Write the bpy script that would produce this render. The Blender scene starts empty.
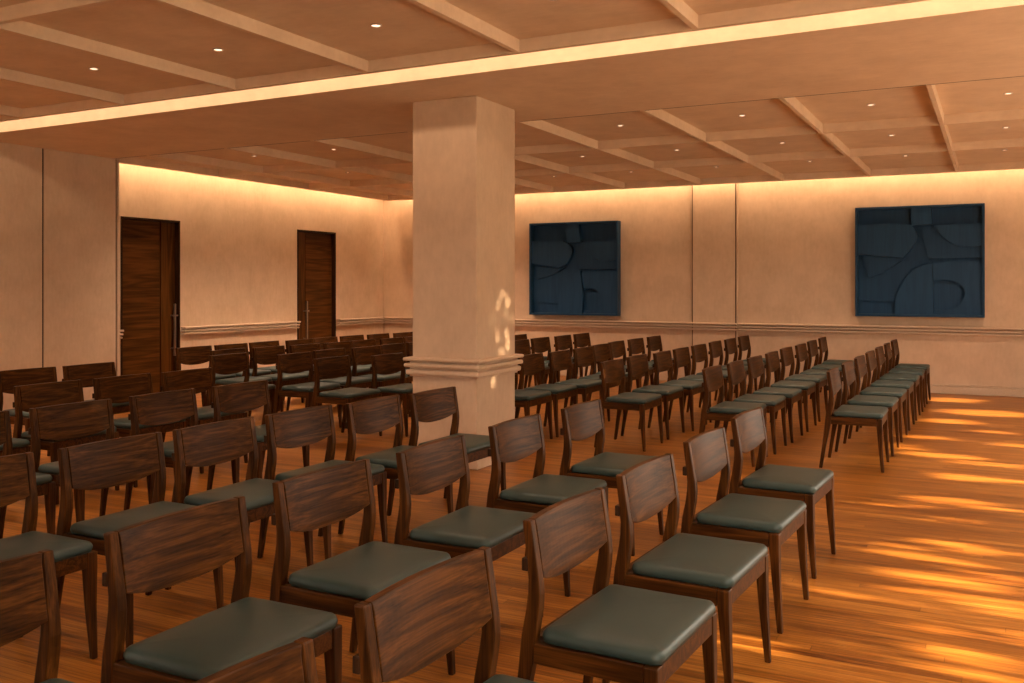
import bpy, bmesh, math, random
from mathutils import Vector, Matrix
random.seed(7)
H = 1.45                      # every length below is in camera heights and scaled by H
C = bpy.context.scene.collection
SC = bpy.context.scene

# ------------------------------------------------------------------ materials
def new_mat(name):
    m = bpy.data.materials.new(name); m.use_nodes = True
    nt = m.node_tree
    return m, nt, nt.nodes['Principled BSDF']
def N(nt, typ, **kw):
    n = nt.nodes.new(typ)
    for k, v in kw.items(): setattr(n, k, v)
    return n
def ramp(nt, stops):
    r = N(nt, 'ShaderNodeValToRGB')
    el = r.color_ramp.elements
    while len(el) < len(stops): el.new(0.5)
    for e, (p, c) in zip(el, stops):
        e.position = p; e.color = (*c, 1)
    return r

def plaster(name, base, dark, bump=0.12, streak=True, rough=0.75):
    m, nt, b = new_mat(name)
    tc = N(nt, 'ShaderNodeTexCoord')
    n1 = N(nt, 'ShaderNodeTexNoise'); n1.inputs['Scale'].default_value = 3.2; n1.inputs['Detail'].default_value = 9; n1.inputs['Roughness'].default_value = 0.65
    n2 = N(nt, 'ShaderNodeTexNoise'); n2.inputs['Scale'].default_value = 1.0; n2.inputs['Detail'].default_value = 6
    mp = N(nt, 'ShaderNodeMapping'); mp.inputs['Scale'].default_value = (30, 30, 9) if streak else (9, 30, 30)
    n3 = N(nt, 'ShaderNodeTexNoise'); n3.inputs['Scale'].default_value = 90; n3.inputs['Detail'].default_value = 3
    nt.links.new(tc.outputs['Object'], n1.inputs['Vector'])
    nt.links.new(tc.outputs['Object'], mp.inputs['Vector']); nt.links.new(mp.outputs['Vector'], n2.inputs['Vector'])
    nt.links.new(tc.outputs['Object'], n3.inputs['Vector'])
    mx = N(nt, 'ShaderNodeMix', data_type='FLOAT'); mx.inputs['Factor'].default_value = 0.25
    nt.links.new(n1.outputs['Fac'], mx.inputs['A']); nt.links.new(n2.outputs['Fac'], mx.inputs['B'])
    r = ramp(nt, [(0.36, dark), (0.62, base)])
    nt.links.new(mx.outputs['Result'], r.inputs['Fac']); nt.links.new(r.outputs['Color'], b.inputs['Base Color'])
    b.inputs['Roughness'].default_value = rough
    bp = N(nt, 'ShaderNodeBump'); bp.inputs['Strength'].default_value = bump; bp.inputs['Distance'].default_value = 0.01
    mx2 = N(nt, 'ShaderNodeMix', data_type='FLOAT'); mx2.inputs['Factor'].default_value = 0.5
    nt.links.new(n2.outputs['Fac'], mx2.inputs['A']); nt.links.new(n3.outputs['Fac'], mx2.inputs['B'])
    nt.links.new(mx2.outputs['Result'], bp.inputs['Height']); nt.links.new(bp.outputs['Normal'], b.inputs['Normal'])
    return m

def wood(name, axis, c0, c1, c2, rough=0.40, scale=1.0, spec=0.12):
    """streaky grain running along `axis` (0/1/2), different on every object"""
    m, nt, b = new_mat(name)
    tc = N(nt, 'ShaderNodeTexCoord'); oi = N(nt, 'ShaderNodeObjectInfo')
    ad = N(nt, 'ShaderNodeVectorMath', operation='MULTIPLY_ADD')
    ad.inputs[1].default_value = (13, 17, 11)
    cb = N(nt, 'ShaderNodeCombineXYZ')
    for i in range(3): nt.links.new(oi.outputs['Random'], cb.inputs[i])
    nt.links.new(cb.outputs[0], ad.inputs[0]); nt.links.new(tc.outputs['Object'], ad.inputs[2])
    s = [24 * scale] * 3; s[axis] = 1.7 * scale
    mp = N(nt, 'ShaderNodeMapping'); mp.inputs['Scale'].default_value = s
    nt.links.new(ad.outputs[0], mp.inputs['Vector'])
    n1 = N(nt, 'ShaderNodeTexNoise'); n1.inputs['Scale'].default_value = 0.55; n1.inputs['Detail'].default_value = 2; n1.inputs['Distortion'].default_value = 0.35
    nt.links.new(mp.outputs['Vector'], n1.inputs['Vector'])
    # contour lines of a smooth field give the cathedral figure of the veneer
    ml = N(nt, 'ShaderNodeMath', operation='MULTIPLY'); ml.inputs[1].default_value = 11
    nt.links.new(n1.outputs['Fac'], ml.inputs[0])
    fr = N(nt, 'ShaderNodeMath', operation='PINGPONG'); fr.inputs[1].default_value = 1.0
    nt.links.new(ml.outputs[0], fr.inputs[0])
    s2 = [190 * scale] * 3; s2[axis] = 5 * scale
    mp2 = N(nt, 'ShaderNodeMapping'); mp2.inputs['Scale'].default_value = s2
    nt.links.new(ad.outputs[0], mp2.inputs['Vector'])
    n2 = N(nt, 'ShaderNodeTexNoise'); n2.inputs['Scale'].default_value = 1.0; n2.inputs['Detail'].default_value = 3
    nt.links.new(mp2.outputs['Vector'], n2.inputs['Vector'])
    mx = N(nt, 'ShaderNodeMix', data_type='FLOAT'); mx.inputs['Factor'].default_value = 0.68
    nt.links.new(fr.outputs[0], mx.inputs['A']); nt.links.new(n2.outputs['Fac'], mx.inputs['B'])
    r = ramp(nt, [(0.2, c0), (0.5, c1), (0.8, c2)])
    nt.links.new(mx.outputs['Result'], r.inputs['Fac']); nt.links.new(r.outputs['Color'], b.inputs['Base Color'])
    b.inputs['Roughness'].default_value = rough
    b.inputs['Specular IOR Level'].default_value = spec
    bp = N(nt, 'ShaderNodeBump'); bp.inputs['Strength'].default_value = 0.06; bp.inputs['Distance'].default_value = 0.002
    nt.links.new(n2.outputs['Fac'], bp.inputs['Height']); nt.links.new(bp.outputs['Normal'], b.inputs['Normal'])
    return m

def floor_mat():
    m, nt, b = new_mat('strip_floor')
    tc = N(nt, 'ShaderNodeTexCoord')
    br = N(nt, 'ShaderNodeTexBrick'); br.offset = 0.0; br.offset_frequency = 2; br.squash = 1
    br.inputs['Scale'].default_value = 1; br.inputs['Brick Width'].default_value = 1.9; br.inputs['Row Height'].default_value = 0.058
    br.inputs['Mortar Size'].default_value = 0.0016; br.inputs['Mortar Smooth'].default_value = 0.3; br.inputs['Bias'].default_value = 0
    br.inputs['Color1'].default_value = (0, 0, 0, 1); br.inputs['Color2'].default_value = (1, 1, 1, 1); br.inputs['Mortar'].default_value = (0.5, 0.5, 0.5, 1)
    sp = N(nt, 'ShaderNodeSeparateXYZ'); nt.links.new(tc.outputs['Object'], sp.inputs[0])
    dv = N(nt, 'ShaderNodeMath', operation='DIVIDE'); dv.inputs[1].default_value = 0.058; nt.links.new(sp.outputs['Y'], dv.inputs[0])
    flr = N(nt, 'ShaderNodeMath', operation='FLOOR'); nt.links.new(dv.outputs[0], flr.inputs[0])
    wn = N(nt, 'ShaderNodeTexWhiteNoise', noise_dimensions='1D'); nt.links.new(flr.outputs[0], wn.inputs['W'])
    ma = N(nt, 'ShaderNodeMath', operation='MULTIPLY_ADD'); ma.inputs[1].default_value = 1.9
    nt.links.new(wn.outputs['Value'], ma.inputs[0]); nt.links.new(sp.outputs['X'], ma.inputs[2])
    cv = N(nt, 'ShaderNodeCombineXYZ'); nt.links.new(ma.outputs[0], cv.inputs['X']); nt.links.new(sp.outputs['Y'], cv.inputs['Y'])
    nt.links.new(cv.outputs[0], br.inputs['Vector'])
    sh = N(nt, 'ShaderNodeVectorMath', operation='MULTIPLY_ADD'); sh.inputs[1].default_value = (7, 5, 3)
    nt.links.new(br.outputs['Color'], sh.inputs[0]); nt.links.new(tc.outputs['Object'], sh.inputs[2])
    mp = N(nt, 'ShaderNodeMapping'); mp.inputs['Scale'].default_value = (3.0, 80, 1)
    nt.links.new(sh.outputs[0], mp.inputs['Vector'])
    n1 = N(nt, 'ShaderNodeTexNoise'); n1.inputs['Scale'].default_value = 1.0; n1.inputs['Detail'].default_value = 6; n1.inputs['Roughness'].default_value = 0.6; n1.inputs['Distortion'].default_value = 0.6
    nt.links.new(mp.outputs['Vector'], n1.inputs['Vector'])
    n0 = N(nt, 'ShaderNodeTexNoise'); n0.inputs['Scale'].default_value = 0.8; n0.inputs['Detail'].default_value = 3
    nt.links.new(tc.outputs['Object'], n0.inputs['Vector'])
    mx = N(nt, 'ShaderNodeMix', data_type='FLOAT'); mx.inputs['Factor'].default_value = 0.17
    nt.links.new(n1.outputs['Fac'], mx.inputs['A']); nt.links.new(br.outputs['Color'], mx.inputs['B'])
    mx1 = N(nt, 'ShaderNodeMix', data_type='FLOAT'); mx1.inputs['Factor'].default_value = 0.2
    nt.links.new(mx.outputs['Result'], mx1.inputs['A']); nt.links.new(n0.outputs['Fac'], mx1.inputs['B'])
    r = ramp(nt, FLOOR_STOPS)
    nt.links.new(mx1.outputs['Result'], r.inputs['Fac'])
    mc = N(nt, 'ShaderNodeMix', data_type='RGBA'); mc.inputs['B'].default_value = (0.06, 0.02, 0.006, 1)
    fm = N(nt, 'ShaderNodeMath', operation='MULTIPLY'); fm.inputs[1].default_value = 0.75
    nt.links.new(br.outputs['Fac'], fm.inputs[0]); nt.links.new(fm.outputs[0], mc.inputs['Factor'])
    nt.links.new(r.outputs['Color'], mc.inputs['A']); nt.links.new(mc.outputs['Result'], b.inputs['Base Color'])
    rr = N(nt, 'ShaderNodeMapRange'); rr.inputs['To Min'].default_value = 0.24; rr.inputs['To Max'].default_value = 0.42
    nt.links.new(n1.outputs['Fac'], rr.inputs['Value']); nt.links.new(rr.outputs[0], b.inputs['Roughness'])
    b.inputs['Specular IOR Level'].default_value = 0.24
    bp = N(nt, 'ShaderNodeBump'); bp.inputs['Strength'].default_value = 0.22; bp.inputs['Distance'].default_value = 0.004
    sb = N(nt, 'ShaderNodeMath', operation='SUBTRACT')
    nt.links.new(n1.outputs['Fac'], sb.inputs[0]); nt.links.new(br.outputs['Fac'], sb.inputs[1])
    nt.links.new(sb.outputs[0], bp.inputs['Height']); nt.links.new(bp.outputs['Normal'], b.inputs['Normal'])
    return m

def plain(name, col, rough=0.5, metal=0.0, noise=0.0, spec=0.5):
    m, nt, b = new_mat(name)
    b.inputs['Roughness'].default_value = rough; b.inputs['Metallic'].default_value = metal
    b.inputs['Specular IOR Level'].default_value = spec
    tc = N(nt, 'ShaderNodeTexCoord'); n = N(nt, 'ShaderNodeTexNoise'); n.inputs['Scale'].default_value = 60; n.inputs['Detail'].default_value = 4
    nt.links.new(tc.outputs['Object'], n.inputs['Vector'])
    r = ramp(nt, [(0.3, tuple(c * (1 - noise) for c in col)), (0.7, col)])
    nt.links.new(n.outputs['Fac'], r.inputs['Fac']); nt.links.new(r.outputs['Color'], b.inputs['Base Color'])
    return m
def leather():
    m, nt, b = new_mat('green_leather')
    tc = N(nt, 'ShaderNodeTexCoord'); oi = N(nt, 'ShaderNodeObjectInfo')
    n = N(nt, 'ShaderNodeTexNoise'); n.inputs['Scale'].default_value = 5; n.inputs['Detail'].default_value = 4
    nt.links.new(tc.outputs['Object'], n.inputs['Vector'])
    r = ramp(nt, [(0.3, (0.022, 0.042, 0.041)), (0.7, (0.031, 0.056, 0.054))])
    nt.links.new(n.outputs['Fac'], r.inputs['Fac']); nt.links.new(r.outputs['Color'], b.inputs['Base Color'])
    v = N(nt, 'ShaderNodeTexVoronoi'); v.inputs['Scale'].default_value = 420
    nt.links.new(tc.outputs['Object'], v.inputs['Vector'])
    bp = N(nt, 'ShaderNodeBump'); bp.inputs['Strength'].default_value = 0.1; bp.inputs['Distance'].default_value = 0.001
    nt.links.new(v.outputs['Distance'], bp.inputs['Height']); nt.links.new(bp.outputs['Normal'], b.inputs['Normal'])
    b.inputs['Roughness'].default_value = 0.42; b.inputs['Specular IOR Level'].default_value = 0.4
    return m
def emit(name, col, s):
    m, nt, b = new_mat(name)
    b.inputs['Emission Color'].default_value = (*col, 1); b.inputs['Emission Strength'].default_value = s
    b.inputs['Base Color'].default_value = (0.8, 0.8, 0.8, 1)
    return m

FLOOR_STOPS = [(0.34, (0.075, 0.019, 0.003)), (0.49, (0.265, 0.092, 0.013)), (0.64, (0.46, 0.188, 0.033))]
M_WALL = plaster('wall_plaster', (0.645, 0.487, 0.357), (0.545, 0.403, 0.288), 0.08)
M_CEIL = plaster('ceiling_plaster', (0.78, 0.615, 0.46), (0.67, 0.515, 0.38), streak=False)
M_COL = plaster('column_plaster', (0.65, 0.49, 0.36), (0.55, 0.405, 0.295), 0.06)
M_TRIM = plain('trim_paint', (0.60, 0.45, 0.33), 0.55, noise=0.12)
M_FLOOR = floor_mat()
W0, W1, W2 = (0.014, 0.0045, 0.0009), (0.052, 0.0175, 0.0030), (0.112, 0.039, 0.0075)
M_WY = wood('walnut_across', 1, W0, W1, W2)
M_WZ = wood('walnut_upright', 2, W0, W1, W2)
M_WX = wood('walnut_along', 0, W0, W1, W2)
D0, D1, D2 = (0.030, 0.0105, 0.002), (0.072, 0.026, 0.005), (0.125, 0.048, 0.010)
M_DOOR = wood('door_veneer', 1, D0, D1, D2, 0.4, 0.5)
M_DOORV = wood('door_veneer_upright', 2, D0, D1, D2, 0.4, 0.5)
M_FRAME = wood('door_frame_wood', 2, (0.010, 0.005, 0.002), (0.03, 0.013, 0.006), (0.05, 0.022, 0.01), 0.45)
M_SHADE = plain('shade_brown', (0.10, 0.055, 0.03), 0.8, noise=0.2)  # shadow tone for the strips along pilaster and beam edge
M_GAP = plain('dark_gap', (0.01, 0.006, 0.004), 0.8)
M_LEATHER = leather()
M_DARK = plain('dark_metal', (0.02, 0.014, 0.011), 0.45, 0.4)
M_STEEL = plain('brushed_steel', (0.42, 0.36, 0.32), 0.35, 1.0, 0.2)
M_BLUE = wood('blue_relief', 2, (0.011, 0.046, 0.112), (0.014, 0.056, 0.135), (0.017, 0.065, 0.155), 0.55, 0.5, 0.2)
M_BLUEF = plain('blue_frame', (0.011, 0.052, 0.125), 0.5, noise=0.2, spec=0.25)
M_RING = plain('downlight_ring', (0.55, 0.45, 0.36), 0.4, noise=0.1)
M_LAMP = emit('downlight_glow', (1.0, 0.80, 0.60), 14.0)
M_LAMPD = emit('downlight_dim', (1.0, 0.74, 0.52), 2.2)
M_LEAF = plain('hedge_leaf', (0.05, 0.08, 0.02), 0.6, noise=0.4)

# ------------------------------------------------------------------ mesh helpers
class MB:
    def __init__(self): self.bm = bmesh.new()
    def box(self, x0, x1, y0, y1, z0, z1, bev=0.0):
        t = bmesh.new()
        v = [t.verts.new((x, y, z)) for x in (x0, x1) for y in (y0, y1) for z in (z0, z1)]
        for q in ((0,1,3,2),(4,6,7,5),(0,4,5,1),(2,3,7,6),(0,2,6,4),(1,5,7,3)): t.faces.new([v[i] for i in q])
        self.merge(t, bev)
    def loft(self, secs, bev=0.0):
        """secs: list of (z, x0, x1, y0, y1) rectangles bottom to top"""
        t = bmesh.new(); rings = []
        for z, x0, x1, y0, y1 in secs:
            rings.append([t.verts.new(p) for p in ((x0,y0,z),(x1,y0,z),(x1,y1,z),(x0,y1,z))])
        for a, b in zip(rings, rings[1:]):
            for i in range(4): t.faces.new((a[i], a[(i+1)%4], b[(i+1)%4], b[i]))
        t.faces.new(rings[0][::-1]); t.faces.new(rings[-1])
        self.merge(t, bev)
    def prism(self, pts, axis, d0, d1, bev=0.0):
        """polygon pts extruded along axis (0: pts are (y,z); 1: (x,z); 2: (x,y))"""
        t = bmesh.new()
        def P(p, d):
            return (d, p[0], p[1]) if axis == 0 else (p[0], d, p[1]) if axis == 1 else (p[0], p[1], d)
        a = [t.verts.new(P(p, d0)) for p in pts]; b = [t.verts.new(P(p, d1)) for p in pts]
        n = len(pts)
        for i in range(n): t.faces.new((a[i], a[(i+1)%n], b[(i+1)%n], b[i]))
        t.faces.new(a[::-1]); t.faces.new(b)
        self.merge(t, bev)
    def merge(self, t, bev=0.0):
        bmesh.ops.recalc_face_normals(t, faces=t.faces)
        if bev > 0:
            es = [e for e in t.edges if len(e.link_faces) == 2 and e.calc_face_angle(0) > 0.35]
            bmesh.ops.bevel(t, geom=es, offset=bev, segments=2, profile=0.5, affect='EDGES', clamp_overlap=True)
        me = bpy.data.meshes.new('tmp'); t.to_mesh(me); t.free()
        self.bm.from_mesh(me); bpy.data.meshes.remove(me)
    def build(self, name, mat, parent=None, smooth=False, origin=(0, 0, 0)):
        o0 = Vector(origin)
        for v in self.bm.verts: v.co = (v.co - o0) * H
        bmesh.ops.recalc_face_normals(self.bm, faces=self.bm.faces)
        me = bpy.data.meshes.new(name); self.bm.to_mesh(me); self.bm.free()
        me.materials.append(mat)
        if smooth:
            for p in me.polygons: p.use_smooth = True
        o = bpy.data.objects.new(name, me); C.objects.link(o)
        if parent: o.parent = parent
        else: o.location = o0 * H
        return o
def one(name, mat, parent=None, **kw):
    m = MB(); m.box(*kw['b'], kw.get('bev', 0)); return m.build(name, mat, parent)
def structure(o): o['kind'] = 'structure'; return o
def thing(name, label, cat, loc, rz=0, group=None):
    o = bpy.data.objects.new(name, None); C.objects.link(o)
    o.location = Vector(loc) * H; o.rotation_euler = (0, 0, rz); o.empty_display_size = 0.1
    o['label'] = label; o['category'] = cat
    if group: o['group'] = group
    return o

# ------------------------------------------------------------------ the room
XL, YB, XP, YP = -6.79, 9.736, -6.41, 5.43      # door wall, picture wall, projecting panelled wall and its end
XR, YN = 1.70, -1.5                             # window wall and wall behind the camera (both outside the frame)
ZB, ZC, ZF, ZT = 2.049, 2.105, 2.115, 2.45      # beam underside, near slab, far slab, top of the shell
YC0, YC1 = 4.05, 5.38                           # beam
YLIP = 3.85
T = 0.12
structure(one('floor', M_FLOOR, b=(XL - T, XR + T, YN - T, YB + T, -0.06, 0)))
# door wall with two openings
D1 = (5.765, 6.435, 1.618); D2 = (8.105, 8.777, 1.629)
m = MB()
for y0, y1 in ((YP - 0.1, D1[0]), (D1[1], D2[0]), (D2[1], YB + T)): m.box(XL - T, XL, y0, y1, 0, ZT)
m.box(XL - T, XL, D1[0], D1[1], D1[2], ZT); m.box(XL - T, XL, D2[0], D2[1], D2[2], ZT)
structure(m.build('wall_left', M_WALL))
structure(one('wall_back', M_WALL, b=(XL, XR + T, YB, YB + T, 0, ZT)))
m = MB(); m.box(XP - T, XR + T, YN - T, YN, 2.04, ZT); m.box(XP - T, XR + T, YN - T, YN, 0, 0.7)
for x, q in ((XP, 0.3), (-4.4, 0.72), (-2.4, 0.72), (-0.4, 0.72), (XR, 0.4)): m.box(x - q, x + q, YN - T, YN, 0.12, 2.04)  # openings behind the camera are added to let in fill daylight
structure(m.build('wall_near', M_WALL))
# pilaster on the picture wall
PX0, PX1, PD = -2.828, -2.384, 0.045
pil = structure(one('trim_1', M_WALL, b=(PX0, PX1, YB - PD, YB + 0.01, 0, ZT)))
for xa, xb in ((PX0 - 0.011, PX0 - 0.001), (PX1 + 0.001, PX1 + 0.010)): one('pilaster_shade_strip', M_SHADE, pil, b=(xa, xb, YB - PD + 0.006, YB, 0, 2.2))  # dark strips standing in for the shadow lines beside the pilaster
one('pilaster_bead', M_TRIM, pil, b=(PX1 + 0.010, PX1 + 0.022, YB - PD * 0.8, YB, 0, 2.2), bev=0.003)
# projecting panelled wall: two panels with a dark joint, and an end bead
YS = 4.733
m = MB()
m.box(XL - T, XP, YN, YS - 0.008, 0, ZT, 0); m.box(XL - T, XP - 0.012, YS - 0.008, YS + 0.008, 0, ZT); m.box(XL - T, XP, YS + 0.008, YP - 0.035, 0, ZT)
wp = structure(m.build('wall_projecting', M_WALL))
one('panel_joint', M_FRAME, wp, b=(XP - 0.0119, XP - 0.008, YS - 0.0079, YS + 0.0079, 0.0, ZB))
one('end_joint', M_FRAME, wp, b=(XL, XP - 0.012, YP - 0.036, YP - 0.018, 0.0, ZB))
one('end_bead', M_TRIM, wp, b=(XL + 0.001, XP, YP - 0.019, YP, 0.0, ZB), bev=0.003)
# window wall (outside the frame): sill, head and piers; the openings let the daylight in
WS, WH = 0.22, 2.06
m = MB()
m.box(XR, XR + T, YN, YB, 0, WS); m.box(XR, XR + T, YN, YB, WH, ZT)
PIERS = [(YN, YN + 0.3), (1.15, 1.35), (YB - 0.35, YB)]
for a, b_ in PIERS: m.box(XR, XR + T, a, b_, WS, WH)
m.box(XR, XR + T, 7.0, YB - 0.35, 0.95, WH)  # infill over the far windows, added to keep daylight off the picture wall
structure(m.build('wall_right', M_WALL))
# ---- beam
m = MB(); m.prism([(XL, 4.13), (XR, 3.95), (XR, 5.320), (XL, 5.371)], 2, ZB, ZT - 0.01)
beam = structure(m.build('ceiling_beam', M_CEIL))
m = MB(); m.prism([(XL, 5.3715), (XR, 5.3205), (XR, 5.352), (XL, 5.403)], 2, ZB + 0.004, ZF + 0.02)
m.build('beam_shade_strip', M_SHADE, beam)  # dark strip painted in as the shadow line at the beam's far edge
def lip(x): return 3.765 - 0.0154 * x
structure(one('ceiling_top', M_CEIL, b=(XL - T, XR + T, YN - T, YB + T, ZT, ZT + 0.05)))
# ---- near coffered ceiling
RW = 0.013
m = MB(); m.prism([(XP, YN), (XR, YN), (XR, lip(XR)), (XP, lip(XP))], 2, ZC, ZC + 0.03)
near = structure(m.build('ceiling', M_CEIL))
m = MB(); m.prism([(XP, lip(XP) - 0.03), (XR, lip(XR) - 0.03), (XR, lip(XR)), (XP, lip(XP))], 2, ZB, ZT - 0.02)
m.build('perimeter_rib', M_CEIL, near)
NX = [-6.22, -5.376, -4.465, -3.606, -2.736, -1.904, -1.085, -0.27, 0.56]
NYR = [2.41, 1.07, -0.3]
for i, x in enumerate(NX):
    one('ceiling_rib', M_CEIL, near, b=(x - RW, x + RW, YN, lip(x) - 0.02, ZB + 0.001, ZC))
for y in NYR: one('ceiling_rib', M_CEIL, near, b=(XP, XR, y - RW, y + RW, ZB + 0.0005, ZC))
# ---- far coffered ceiling, held off the walls by a light gap
FX0, FY1 = XL + 0.19, YB - 0.19
far = structure(one('ceiling.001', M_CEIL, b=(FX0, XR, YC1 - 0.02, FY1, ZF, ZF + 0.03)))
ZR = 2.051
one('perimeter_rib', M_CEIL, far, b=(FX0, XR, FY1 - 0.03, FY1, ZR, ZF + 0.08))
one('perimeter_rib', M_CEIL, far, b=(FX0, FX0 + 0.03, YC1, FY1 - 0.03, ZR, ZF + 0.08))
FX = [-6.03, -5.2, -4.37, -3.53, -2.71, -1.875, -1.06, -0.307, 0.47]
FYR = [6.72, 8.04]
for x in FX: one('ceiling_rib', M_CEIL, far, b=(x - RW, x + RW, YC1 - 0.02, FY1 - 0.03, ZR, ZF))
for y in FYR: one('ceiling_rib', M_CEIL, far, b=(FX0 + 0.03, XR, y - RW, y + RW, ZR + 0.001, ZF))

# ---- mouldings: three rounded bands, each set back a little from the one above
BANDS = [(0.610, 0.629, 0.062), (0.580, 0.598, 0.054), (0.551, 0.569, 0.044)]
def rail_x(m, x0, x1, y, s, sc=1.0):
    for z0, z1, d in BANDS: m.box(x0, x1, min(y, y + s * d * sc), max(y, y + s * d * sc), z0, z1, 0.006)
def rail_y(m, y0, y1, x, s, sc=1.0):
    for z0, z1, d in BANDS: m.box(min(x, x + s * d * sc), max(x, x + s * d * sc), y0, y1, z0, z1, 0.006)
m = MB(); rail_x(m, XL, PX0 - 0.02, YB, -1); rail_x(m, PX1 + 0.02, XR, YB, -1)
rail_x(m, PX0 - 0.025, PX1 + 0.025, YB - PD, -1, 0.8)
for z0, z1, d in BANDS:
    m.box(PX0 - 0.025, PX0, YB - PD - d * 0.5, YB, z0, z1, 0.006); m.box(PX1, PX1 + 0.025, YB - PD - d * 0.5, YB, z0, z1, 0.006)
structure(m.build('trim_2', M_TRIM))
m = MB(); rail_y(m, YP, D1[0] - 0.012, XL, 1); rail_y(m, D1[1] + 0.012, D2[0] - 0.012, XL, 1); rail_y(m, D2[1] + 0.012, YB, XL, 1)
structure(m.build('trim_3', M_TRIM))
m = MB()
m.box(XL, XR, YB - 0.022, YB, 0, 0.072, 0.004); m.box(XL, XR, YB - 0.016, YB, 0.074, 0.086, 0.004)
m.box(PX0 - 0.02, PX1 + 0.02, YB - PD - 0.02, YB, 0, 0.072, 0.004)
structure(m.build('baseboard_back', M_TRIM))
m = MB()
for y0, y1 in ((YP, D1[0] - 0.012), (D1[1] + 0.012, D2[0] - 0.012), (D2[1] + 0.012, YB)):
    m.box(XL, XL + 0.022, y0, y1, 0, 0.072, 0.004); m.box(XL, XL + 0.016, y0, y1, 0.074, 0.086, 0.004)
structure(m.build('baseboard_left', M_TRIM))

# ---- column
KX0, KX1, KY0, KY1 = -2.945, -2.528, 4.51, 4.975
col = structure(one('column', M_COL, b=(KX0, KX1, KY0, KY1, 0, ZB), bev=0.004))
m = MB()
for z0, z1, d in ((0.582, 0.603, 0.042), (0.546, 0.570, 0.038), (0.504, 0.534, 0.029)):
    m.box(KX0 - d, KX1 + d, KY0 - d, KY1 + d, z0, z1, 0.009)
m.box(KX0 - 0.012, KX1 + 0.012, KY0 - 0.012, KY1 + 0.012, 0.494, 0.59, 0.003)
m.build('column_moulding', M_COL, col)
m = MB(); m.box(KX0 - 0.012, KX1 + 0.012, KY0 - 0.012, KY1 + 0.012, 0, 0.066, 0.004)
m.build('column_plinth', M_COL, col)

# ---- doors
def door(n, d, joint, hside, hy):
    y0, y1, zt = d; fw = 0.016
    m = MB()
    m.box(XL - 0.09, XL + 0.008, y0, y0 + fw, 0, zt); m.box(XL - 0.09, XL + 0.008, y1 - fw, y1, 0, zt); m.box(XL - 0.09, XL + 0.008, y0 + fw, y1 - fw, zt - fw, zt)
    fr = structure(m.build('door_%d' % n, M_FRAME))
    xs = XL - 0.04
    g = 0.007
    a, b_ = y0 + fw + 0.003, y1 - fw - 0.003
    one('door_leaf', M_DOOR if hside > 0 else M_DOORV, fr, b=(xs - 0.03, xs, a, joint - g, 0.006, zt - fw - 0.004), bev=0.002)
    one('door_leaf', M_DOORV if hside > 0 else M_DOOR, fr, b=(xs - 0.03, xs, joint + (g if hside > 0 else -g * 0.7), b_, 0.006, zt - fw - 0.004), bev=0.002)
    one('door_backing', M_GAP, fr, b=(xs - 0.04, xs - 0.031, y0 + fw, y1 - fw, 0, zt - fw))
    m = MB(); r = 0.010
    m.box(xs + 0.035, xs + 0.035 + 2 * r, hy - r, hy + r, 0.36, 0.845, 0.004)
    for z in (0.43, 0.735): m.box(xs, xs + 0.040, hy - 0.006, hy + 0.006, z - 0.006, z + 0.006)
    m.box(xs + 0.043, xs + 0.052, hy - 0.035, hy + 0.035, 0.728, 0.742)
    m.build('door_handle', M_STEEL, fr)
door(1, D1, 6.243, 1, 6.372)
door(2, D2, 8.300, -1, 8.262)

# ------------------------------------------------------------------ wall reliefs
def arc(cx, cy, rx, ry, a0, a1, n=14):
    return [(cx + rx * math.cos(math.radians(a0 + (a1 - a0) * i / n)), cy + ry * math.sin(math.radians(a0 + (a1 - a0) * i / n))) for i in range(n + 1)]
def spline(pts, n=8):
    """Catmull-Rom through the points"""
    out = []
    for i in range(len(pts) - 1):
        p0 = pts[max(i-1, 0)]; p1 = pts[i]; p2 = pts[i+1]; p3 = pts[min(i+2, len(pts)-1)]
        for k in range(n):
            t = k / n
            out.append(tuple(0.5 * (2*b + (c-a)*t + (2*a-5*b+4*c-d)*t*t + (-a+3*b-3*c+d)*t**3) for a, b, c, d in zip(p0, p1, p2, p3)))
    out.append(pts[-1]); return out
def relief(label, x0, x1, z0, z1, shapes, fx):
    f = 0.022; dep = 0.10; k = (YB - dep) / YB
    x0, x1, z0, z1 = x0 * k, x1, 1 + (z0 - 1) * k, 1 + (z1 - 1) * k
    w, h = x1 - x0, z1 - z0
    t = thing('wall_relief', label, 'wall art', ((x0 + x1) / 2, YB, z0), 0, None)
    o = ((x0 + x1) / 2, YB, z0)
    def B(name, mat, *bx, bev=0.0):
        m = MB(); m.box(*bx, bev); return m.build(name, mat, t, origin=o)
    m = MB()
    for bx in ((x0, x0 + f, z0, z1), (x1 - f, x1, z0, z1), (x0 + f, x1 - f, z0, z0 + f), (x0 + f, x1 - f, z1 - f, z1)):
        m.box(bx[0], bx[1], YB - dep, YB - 0.002, bx[2], bx[3], 0.002)
    m.build('picture_frame', M_BLUEF, t, origin=o)
    B('backing_panel', M_BLUE, x0 + f, x1 - f, YB - 0.016, YB - 0.003, z0 + f, z1 - f)
    for pts, d in shapes:
        q = [(min(max(x0 + u * w, x0 + f), x1 - f), min(max(z0 + v * h, z0 + f), z1 - f)) for u, v in pts]
        m = MB(); m.prism(q, 1, YB - 0.016 - d * 1.9, YB - 0.0155, 0.0)
        m.build('relief_shape', M_BLUE, t, origin=o)
    return t
def mapper(xa, xb, ytl, ytr, ybl, ybr):
    def f(pts):
        out = []
        for x, y in pts:
            u = (x - xa) / (xb - xa); yt = ytl + (ytr - ytl) * u; yb = ybl + (ybr - ybl) * u
            out.append((u, 1 - (y - yt) / (yb - yt)))
        return out
    return f
f = mapper(55, 735, 70, 42, 640, 645)
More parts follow.
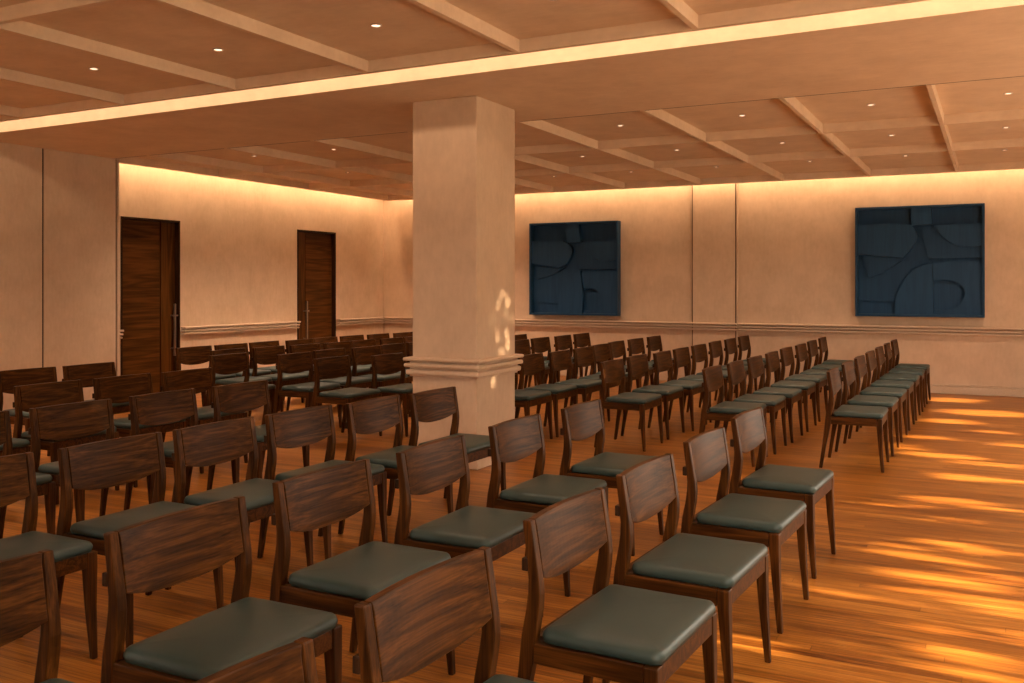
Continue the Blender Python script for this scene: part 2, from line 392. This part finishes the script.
right_shapes = [
    (f([(357, 55), (462, 50), (464, 110), (470, 155), (360, 158)]), 0.040),
    (f([(60, 152)] + spline([(75, 155), (150, 155), (230, 146), (310, 146), (360, 165), (388, 210), (372, 262), (318, 329)]) + [(140, 322), (138, 316), (60, 316)]), 0.030),
    (f([(92, 322)] + [(320, 331)] + spline([(318, 333), (255, 378), (190, 415), (126, 438)])), 0.016),
    (f([(470, 158), (730, 145), (730, 262)] + spline([(715, 266), (650, 272), (585, 260), (525, 222), (490, 180), (470, 160)])), 0.030),
    (f([(405, 166), (472, 164), (530, 230), (590, 264), (730, 270), (730, 327), (446, 331)]), 0.016),
    (f(spline([(466, 362), (400, 378), (335, 430), (292, 500), (272, 570), (272, 640)]) + [(472, 640), (474, 500)]), 0.030),
    (f(spline([(468, 364), (560, 349), (640, 347), (730, 357)]) + [(730, 640), (472, 640), (474, 606)] + spline([(475, 604), (540, 606), (600, 585), (633, 525), (615, 475), (565, 450), (500, 446), (474, 450)])), 0.022),
    (f([(60, 442), (128, 440), (300, 352), (450, 342), (455, 358), (390, 380), (330, 430), (290, 500), (270, 567), (60, 555)]), 0.008),
]
f = mapper(57, 597, 85, 62, 622, 628)
left_shapes = [
    (f([(285, 74), (362, 70), (365, 130), (376, 192), (290, 196)]), 0.040),
    (f([(60, 190), (150, 187), (255, 184), (280, 195)] + spline([(286, 196), (310, 215), (318, 255), (290, 315), (232, 344)]) + [(60, 322)]), 0.030),
    (f([(92, 338), (235, 348), (270, 335)] + spline([(275, 335), (220, 370), (150, 398), (95, 412)])), 0.016),
    (f([(378, 192), (590, 178), (590, 292)] + spline([(570, 294), (520, 300), (460, 285), (415, 250), (378, 194)])), 0.030),
    (f([(330, 200), (378, 196), (420, 262), (470, 296), (590, 302), (590, 346), (356, 348)]), 0.016),
    (f(spline([(368, 362), (320, 385), (265, 435), (238, 510), (232, 625)]) + [(380, 625), (384, 500)]), 0.030),
    (f([(372, 372), (590, 366), (590, 630), (386, 630), (387, 600)] + spline([(388, 598), (440, 596), (492, 560), (494, 515), (465, 475), (420, 463), (388, 470)])), 0.022),
    (f([(60, 400), (100, 415), (270, 352), (350, 352), (366, 362), (300, 395), (258, 440), (236, 510), (228, 557), (60, 547)]), 0.008),
]
relief('dark blue abstract relief in box frame on back wall, left of the pilaster', -4.765, -3.648, 0.682, 1.730, left_shapes, -1)
relief('dark blue abstract relief in box frame on back wall, right of the pilaster, ', -1.218, -0.083, 0.716, 1.775, right_shapes, 1)

# ------------------------------------------------------------------ chair
W = 0.183                                        # half width outside the posts
POST = [(0.0, -0.174, -0.157, 0.163, 0.179), (0.12, -0.158, -0.137, 0.160, 0.180), (0.245, -0.143, -0.112, 0.157, W), (0.300, -0.137, -0.106, 0.157, W),
        (0.355, -0.126, -0.097, 0.157, W), (0.385, -0.122, -0.095, 0.158, W), (0.412, -0.121, -0.097, 0.159, W), (0.47, -0.127, -0.106, 0.161, W), (0.531, -0.135, -0.116, 0.162, W)]
def post_x(z, k):
    for a, b in zip(POST, POST[1:]):
        if a[0] <= z <= b[0]:
            t = (z - a[0]) / (b[0] - a[0]); return a[k] + (b[k] - a[k]) * t
    return POST[-1][k]
GC = 'dining style chairs set out in rows'
def make_chair():
    root = thing('stacking_chair', '', 'chair', (0, 0, 0))
    for s in (-1, 1):
        m = MB(); m.loft([(z, a, b, *( (c, d) if s > 0 else (-d, -c))) for z, a, b, c, d in POST], 0.003)
        m.build('leg', M_WZ, root)
        m = MB(); secs = [(0.0, 0.147, 0.162, 0.161, 0.177), (0.14, 0.133, 0.155, 0.155, 0.179), (0.245, 0.125, 0.153, 0.152, W), (0.287, 0.124, 0.153, 0.152, W)]
        m.loft([(z, a, b, *((c, d) if s > 0 else (-d, -c))) for z, a, b, c, d in secs], 0.003)
        m.build('leg', M_WZ, root)
    m = MB()
    for s in (-1, 1):
        y = sorted((s * 0.158, s * (W - 0.002))); m.box(-0.1105, 0.1235, y[0], y[1], 0.246, 0.287, 0.002)
    m.box(0.128, 0.151, -0.1515, 0.1515, 0.246, 0.287, 0.002)
    m.box(-0.136, -0.115, -0.156, 0.156, 0.246, 0.287, 0.002)
    m.box(-0.10, 0.127, -0.157, 0.157, 0.272, 0.284)
    m.build('seat_frame', M_WX, root)
    # cushion: soft rounded slab, slightly crowned
    t = bmesh.new(); nx, ny = 16, 20
    x0, x1, y0, y1 = -0.102, 0.158, -0.176, 0.176; zb, zt = 0.2865, 0.3165; r = 0.016
    def ring(ins, z):
        rc = max(0.024 - ins, 0.004); out = []
        X0, X1, Y0, Y1 = x0 + ins, x1 - ins, y0 + ins, y1 - ins
        for cx, cy, a in ((X1 - rc, Y1 - rc, 0), (X0 + rc, Y1 - rc, 90), (X0 + rc, Y0 + rc, 180), (X1 - rc, Y0 + rc, 270)):
            for k in range(6):
                an = math.radians(a + 18 * k); out.append(t.verts.new((cx + rc * math.cos(an), cy + rc * math.sin(an), z)))
        return out
    prof = [(0.012, zb), (0.004, zb + 0.002), (0.0005, zb + 0.010), (0.0, zb + 0.015), (0.003, zb + 0.023), (0.008, zb + 0.0275), (0.016, zt), (0.032, zt + 0.0022), (0.06, zt + 0.0040), (0.10, zt + 0.0052)]
    rg = [ring(i, z) for i, z in prof]
    for a, b in zip(rg, rg[1:]):
        n = len(a)
        for i in range(n): t.faces.new((a[i], a[(i+1) % n], b[(i+1) % n], b[i]))
    t.faces.new(rg[0][::-1]); t.faces.new(rg[-1])
    m = MB(); m.merge(t); m.build('seat_cushion', M_LEATHER, root, smooth=True)
    # backrest: panel bowed backwards between the posts, lower edge dipping in the middle
    t = bmesh.new(); ny, nz = 18, 8; yb = 0.1585; F_, B_ = [], []
    for j in range(ny + 1):
        s = -1 + 2 * j / ny; y = s * yb; e = 1 - s * s
        zlo = 0.414 - 0.024 * (1 - abs(s) ** 2.4); zhi = 0.5305
        cf, cb = [], []
        for k in range(nz + 1):
            z = zlo + (zhi - zlo) * k / nz
            xf = post_x(z, 2) - 0.0008 - 0.014 * e
            cf.append(t.verts.new((xf, y if k < nz else y * 1.018, z))); cb.append(t.verts.new((xf - 0.0165, y if k < nz else y * 1.018, z)))
        F_.append(cf); B_.append(cb)
    for j in range(ny):
        for k in range(nz):
            t.faces.new((F_[j][k], F_[j+1][k], F_[j+1][k+1], F_[j][k+1])); t.faces.new((B_[j][k], B_[j][k+1], B_[j+1][k+1], B_[j+1][k]))
        t.faces.new((F_[j][0], B_[j][0], B_[j+1][0], F_[j+1][0])); t.faces.new((F_[j][nz], F_[j+1][nz], B_[j+1][nz], B_[j][nz]))
    for k in range(nz):
        t.faces.new((F_[0][k], F_[0][k+1], B_[0][k+1], B_[0][k])); t.faces.new((F_[ny][k], B_[ny][k], B_[ny][k+1], F_[ny][k+1]))
    m = MB(); m.merge(t, 0.0022); o = m.build('backrest', M_WY, root)
    for s in (-1, 1):
        y = sorted((s * 0.166, s * (W + 0.002))); m = MB(); m.box(-0.135, -0.122, y[0], y[1], 0.430, 0.456, 0.002)
        m.build('back_bracket', M_FRAME, root)
    return root
proto = make_chair(); used = [False]
ORD = ['first', 'second', 'third', 'fourth', 'fifth', 'sixth', 'seventh', 'eighth', 'ninth']
def chair(x, y, label, group, rz=None):
    if not used[0]: used[0] = True; r = proto
    else:
        r = proto.copy(); C.objects.link(r)
        for ch in proto.children:
            c = ch.copy(); C.objects.link(c); c.parent = r
    r.location = ((x + (0.123 if group == G1 else 0.119)) * H, y * H, 0)
    r.rotation_euler = (0, 0, math.radians(random.uniform(-1.2, 1.2)) if rz is None else math.radians(rz))
    r['label'] = label; r['group'] = group; r['category'] = 'chair'
def row(pts, where, group, order):
    n = len(pts)
    for i, (x, y) in enumerate(pts):
        if group == G1: y *= 0.997
        chair(x, y, ('%s walnut chair %s' % (ORD[i], where)) if n > 1 else 'walnut chair %s' % where, group, -2.5 if x > -0.9 and y < 4 else None)
G1 = 'green seated walnut chairs in the near block'
near_rows = [
    ([(-.822, 3.54), (-.822, 2.962), (-.823, 2.393), (-.827, 1.88), (-.824, 1.313), (-.825, .815)], 'from the far end of the near block, rightmost row'),
    ([(-1.476, 3.507), (-1.505, 2.977), (-1.50, 2.415), (-1.528, 1.935), (-1.503, 1.432), (-1.503, .945)], 'from the far end, second row from right, near block'),
    ([(-2.275, 3.666), (-2.317, 3.264), (-2.37, 2.852), (-2.392, 2.435), (-2.408, 2.02), (-2.44, 1.585)], 'from the column, third row from right, near block'),
    ([(-3.274, 3.501), (-3.295, 3.04), (-3.307, 2.578), (-3.34, 2.14)], 'from the far end, fourth row from right, near block'),
    ([(-4.063, 3.922), (-4.10, 3.51), (-4.119, 3.083), (-4.13, 2.62)], 'from the far end, fifth row from right, near block'),
    ([(-4.918, 3.96), (-4.939, 3.55)], 'from the far end, sixth row from right, beside the panelled wall'),
]
for p, w, in near_rows: row(p, w, G1, 0)
G2 = 'green seated walnut chairs right of the column'
far_rows = [
    ([(-.815 + .0045 * k, 5.60 + .557 * k) for k in range(7)], 'from the aisle, rightmost row beyond the column, beside the sunlit floor'),
    ([(-1.47, 5.45), (-1.445, 5.90), (-1.43, 6.37), (-1.425, 6.89), (-1.43, 7.44), (-1.41, 7.94), (-1.42, 8.53), (-1.425, 9.12)], 'from the aisle, second row from right beyond the column'),
    ([(-2.17, 5.64), (-2.18, 6.14), (-2.14, 6.57), (-2.14, 7.03), (-2.135, 7.50), (-2.145, 8.04), (-2.136, 8.52), (-2.135, 9.03)], 'from the aisle, third row from right beyond the column'),
    ([(-2.87, 5.47), (-2.865, 5.89), (-2.83, 6.30), (-2.83, 6.74), (-2.87, 7.20), (-2.905, 7.66), (-2.90, 8.13), (-2.895, 8.63)], 'from the aisle, fourth row, emerging from behind the column right side'),
    ([(-3.73, 7.44), (-3.75, 7.90), (-3.716, 8.34), (-3.716, 8.80)], 'from the column, hindmost full row right of column, below left relief'),
    ([(-4.168, 8.276)], 'half hidden at the column right edge, hindmost of all there'),
]
for p, w in far_rows: row(p, w, G2, 0)
G3 = 'green seated walnut chairs left of the column before the doors'
left_rows = [
    ([(-5.60, 5.46), (-5.58, 5.845), (-5.59, 6.25), (-5.52, 6.63), (-5.55, 7.02), (-5.53, 7.41), (-5.49, 7.79), (-5.44, 8.17)], 'from the left door, hindmost row along the door wall'),
    ([(-5.14, 5.355), (-5.08, 5.73), (-5.02, 6.10), (-4.98, 6.47), (-4.99, 6.84), (-4.93, 7.21), (-4.93, 7.58)], 'from left, second row out from the door wall'),
    ([(-4.765, 4.97), (-4.41, 5.24), (-4.455, 5.69), (-4.39, 6.07), (-4.41, 6.455), (-4.40, 6.84)], 'from left, third row out from the door wall'),
    ([(-3.94, 5.06), (-3.77, 5.46)], 'from left, foremost row before the doors, left of column'),
]
for p, w in left_rows: row(p, w, G3, 0)

# ------------------------------------------------------------------ downlights
def make_downlight():
    root = thing('recessed_downlight', '', 'ceiling light', (0, 0, 0))
    t = bmesh.new(); n = 20; r0, r1 = 0.026, 0.020
    rings = []
    for r, z in ((r0, 0.0), (r0, -0.003), (r1 + 0.001, -0.0045), (r1, -0.001), (r1, 0.0)):
        rings.append([t.verts.new((r * math.cos(2 * math.pi * i / n), r * math.sin(2 * math.pi * i / n), z)) for i in range(n)])
    for a, b in zip(rings, rings[1:]):
        for i in range(n): t.faces.new((a[i], a[(i+1) % n], b[(i+1) % n], b[i]))
    m = MB(); m.merge(t); m.build('trim_ring', M_RING, root)
    t = bmesh.new(); a = [t.verts.new((r1 * math.cos(2 * math.pi * i / n), r1 * math.sin(2 * math.pi * i / n), -0.0005)) for i in range(n)]
    b = [t.verts.new((0.6 * r1 * math.cos(2 * math.pi * i / n), 0.6 * r1 * math.sin(2 * math.pi * i / n), -0.0025)) for i in range(n)]
    for i in range(n): t.faces.new((a[i], b[i], b[(i+1) % n], a[(i+1) % n]))
    t.faces.new(b)
    m = MB(); m.merge(t); m.build('lamp_lens', M_LAMP, root)
    return root
dproto = make_downlight(); dused = [False]
def downlight(x, y, z, label, group, e, on=True):
    if not dused[0]: dused[0] = True; r = dproto
    else:
        r = dproto.copy(); C.objects.link(r)
        for ch in dproto.children:
            c = ch.copy(); C.objects.link(c); c.parent = r
    r.location = (x * H, y * H, z * H); r['label'] = label; r['group'] = group; r['category'] = 'ceiling light'
    if not on:
        q = [c for c in r.children if c.name.startswith('lamp_lens')][0]
        if 'dim' not in LENS:
            LENS['dim'] = q.data.copy(); LENS['dim'].materials[0] = M_LAMPD
        q.data = LENS['dim']
    l = bpy.data.lights.new('downlight_beam', 'SPOT'); l.energy = e * (4.8 if x < -5.3 else 1.9 if x < -4.2 else 1.0); l.spot_size = math.radians(125); l.spot_blend = 0.9
    l.color = WARM; l.shadow_soft_size = 0.03
    o = bpy.data.objects.new('downlight_beam', l); C.objects.link(o); o.location = (x * H, y * H, (z - 0.012) * H)
LENS = {}
WARM = (1.0, 0.68, 0.44)
E_NEAR, E_FAR = 44, 44
GD = 'recessed downlights in the coffered ceiling'
nm = ['leftmost', 'middle', 'rightmost bright']
for i, x in enumerate((-4.055, -3.215, -2.325)):
    downlight(x, 3.28, ZC, '%s round downlight in the near coffers before the light slot' % ('left', 'middle', 'bright right')[i], GD, E_NEAR, i == 2)
for i, x in enumerate((-5.8, -4.9, -1.5, -0.65)):  # outermost left lamp is added to brighten the panelled wall
    downlight(x, 3.28, ZC, 'recessed downlight of the near ceiling outside the photo frame', 'near downlights outside the frame', E_NEAR)
for x in (-5.8, -4.9, -3.2, -1.5, 0.2):  # here too the outermost left lamp is an addition to light that wall
    downlight(x, 1.75, ZC, 'recessed downlight of the near ceiling outside the photo frame', 'near downlights outside the frame', E_NEAR * 0.8)
far_x = [-5.6, -4.76, -3.95, -3.13, -2.30, -1.46, -0.675, 0.068]
for j, y in enumerate((6.13, 7.43, 8.64)):
    for i, x in enumerate(far_x):
        side = '%s from the right' % ORD[7 - i]
        downlight(x, y, ZF, 'round downlight beyond the beam, %s in the %s coffer row' % (side, ('nearest', 'middle', 'farthest')[j]), GD, E_FAR, i == 7 or (j == 0 and i in (1, 4)))

# ------------------------------------------------------------------ lights
def area(name, loc, sx, sy, rot, e, col):
    l = bpy.data.lights.new(name, 'AREA'); l.shape = 'RECTANGLE'; l.size = sx * H; l.size_y = sy * H; l.energy = e; l.color = col
    o = bpy.data.objects.new(name, l); C.objects.link(o); o.location = Vector(loc) * H; o.rotation_euler = rot
    return o
COVE = (1.0, 0.63, 0.34)
# light slot between near ceiling and beam: strip on the lip, facing the beam (+Y)
area('slot_strip', ((XP + XR) / 2, lip((XP + XR) / 2) + 0.015, 2.128), XR - XP, 0.02, (math.radians(90), 0, math.atan(-0.0154)), 33, (1.0, 0.70, 0.44))
# cove along the picture wall and along the door wall
area('cove_strip_back', ((FX0 + XR) / 2, FY1 + 0.02, 2.19), XR - FX0, 0.03, (math.radians(35), 0, 0), 72, COVE)
area('cove_strip_left', (FX0 - 0.02, (YC1 + FY1) / 2, 2.19), FY1 - YC1, 0.03, (math.radians(22), 0, math.radians(90)), 42, COVE)

# sun, low, through the windows and the gaps of the hedge outside
TE = 0.25
l = bpy.data.lights.new('sun', 'SUN'); l.energy = 62; l.angle = math.radians(0.42); l.color = (1.0, 0.72, 0.42)
o = bpy.data.objects.new('sun', l); C.objects.link(o)
o.rotation_euler = Vector((-1, 0, -TE)).to_track_quat('-Z', 'Y').to_euler()
# hedge: leaves everywhere except along the rays that reach these spots (x, y, half lengths) on the floor
f_, hy_ = 943., 287.
nn = math.hypot(483, 943); Fv = (-483 / nn, 943 / nn); Rv = (943 / nn, 483 / nn)
def fl(u, v):
    D = f_ / (v - hy_); a = D * (u - 512) / f_
    return D * Fv[0] + a * Rv[0], D * Fv[1] + a * Rv[1]
SPOTS_PX = [(953,400,22,3),(985,413,42,3.5),(953,421.5,30,2.5),(930,438,22,2.5),(992,432,14,2),(943,456,38,2.5),(980,464,24,2.5),(960,477,26,4),(1015,482,14,4),
            (950,501,45,4),(1002,509,24,4),(925,557,27,6),(1005,553,24,4.5),(928,576,24,6),(963,566,18,4),(968,587,24,5),(855,596,16,3),(993,607,32,9),(1013,637,22,9),(978,660,30,9),(990,676,40,6),(735,640,14,6),(905,546,9,3),(958,545,14,3),(890,575,9,3),(1005,580,16,4),(940,595,12,4),(985,525,14,3),(940,520,16,3),(905,505,14,3),(960,630,12,4),(1000,465,16,2.5),(905,447,14,2.5),(1010,445,12,2.5)]
SPOTS = []
for u, v, a, b_ in SPOTS_PX:
    x, y = fl(u, v); xa, ya = fl(u + a, v); xb, yb_ = fl(u, v + b_)
    SPOTS.append((x, y, abs(math.hypot(xa - x, ya - y)), max(abs(math.hypot(xb - x, yb_ - y)) * (1.15 if v > 540 else 0.85), 0.03)))
HX = 6.0
def in_gap(x, y, z, col=True):
    fx = x - z / TE
    for sx, sy, ra, rb in SPOTS:
        if ((fx - sx) / max(ra - 0.07, 0.06)) ** 2 + ((y - sy) / max(rb, 0.026)) ** 2 < 1: return True
    # column face
    t = (x - KX1); zc = z - t * TE
    if col and 4.62 < y < 4.95 and ((y - 4.95) / 0.30) ** 2 + ((zc - 0.79) / 0.25) ** 2 < 1 and True: return True
    return False
def hedge():
    t = bmesh.new(); rnd = random.Random(3)
    cs = 0.036; pts = []
    for k in range(3):
        for iy in range(int((YB + 1.2 - YN) / cs)):
            for iz in range(int(3.2 / cs)):
                pts.append((YN - 0.6 + (iy + rnd.random()) * cs, (iz + rnd.random()) * cs))
    for y, z in pts:
        x = HX + rnd.uniform(-0.12, 0.12)
        a = rnd.uniform(0, 6.28); r = rnd.uniform(0.034, 0.050)
        tilt = Vector((1, rnd.uniform(-.5, .5), rnd.uniform(-.5, .5))).normalized()
        uu = tilt.orthogonal().normalized(); vv = tilt.cross(uu)
        p = []
        for ang, k in ((0, 1.0), (1.4, .75), (math.pi, 1.0), (-1.4, .75)):
            d = uu * math.cos(ang + a) + vv * math.sin(ang + a); p.append(Vector((x, y, z)) + d * r * k)
        if any(in_gap(q.x, q.y, q.z, False) for q in p) or in_gap(x, y, z): continue
        t.faces.new([t.verts.new(q) for q in p])
    zoff = (HX - KX1) * TE
    for i in range(2900):
        y = rnd.uniform(4.56, 5.02); z = zoff + rnd.uniform(0.50, 1.10); x = HX + rnd.uniform(-0.03, 0.03)
        a = rnd.uniform(0, 6.28); r = rnd.uniform(0.012, 0.020)
        t.faces.new([t.verts.new((x + rnd.uniform(-.004, .004), y + r * k * math.cos(a + g), z + r * k * math.sin(a + g))) for g, k in ((0, 1.0), (1.4, .75), (math.pi, 1.0), (-1.4, .75))])
    return t
me_b = MB(); me_b.bm.free(); me_b.bm = hedge()
hd = me_b.build('garden_hedge', M_LEAF)
hd['label'] = 'leafy garden hedge outside the windows, shading the sun'; hd['category'] = 'hedge'; hd['kind'] = 'stuff'
structure(one('ground', plain('bounce_ground', (0.72, 0.62, 0.50), 0.9, noise=0.2), b=(XP - 4, XR + 9, YN - 9, YB + 6, -0.12, -0.065)))  # unseen ground, made pale to bounce daylight up to the ceilings

structure(one('horizon_block', plain('horizon_block_stone', (0.30, 0.24, 0.18), 0.9, noise=0.4), b=(XP - 4, XR + 4, -7.2, -7.0, -0.12, 2.4)))  # unseen slab added to block low sky light from behind the camera
w = bpy.data.worlds.new('sky'); SC.world = w; w.use_nodes = True
bg = w.node_tree.nodes['Background']; bg.inputs['Color'].default_value = (1.0, 0.83, 0.65, 1); bg.inputs['Strength'].default_value = 7.6

# ------------------------------------------------------------------ camera
cam = bpy.data.cameras.new('camera'); cam.sensor_width = 36; cam.lens = 943 / 1024 * 36
cam.shift_y = -(341.5 - 287) / 1024; cam.clip_start = 0.05
co = bpy.data.objects.new('camera', cam); C.objects.link(co)
co.location = (0, 0, H); co.rotation_euler = (math.radians(90), 0, math.atan2(483, 943))
SC.camera = co
SC.view_settings.view_transform = 'Standard'; SC.view_settings.look = 'None'
SC.view_settings.exposure = 0.1; SC.view_settings.gamma = 1.0; SC.view_settings.use_curve_mapping = False
SC.cycles.use_denoising = True
SC.cycles.max_bounces = 8
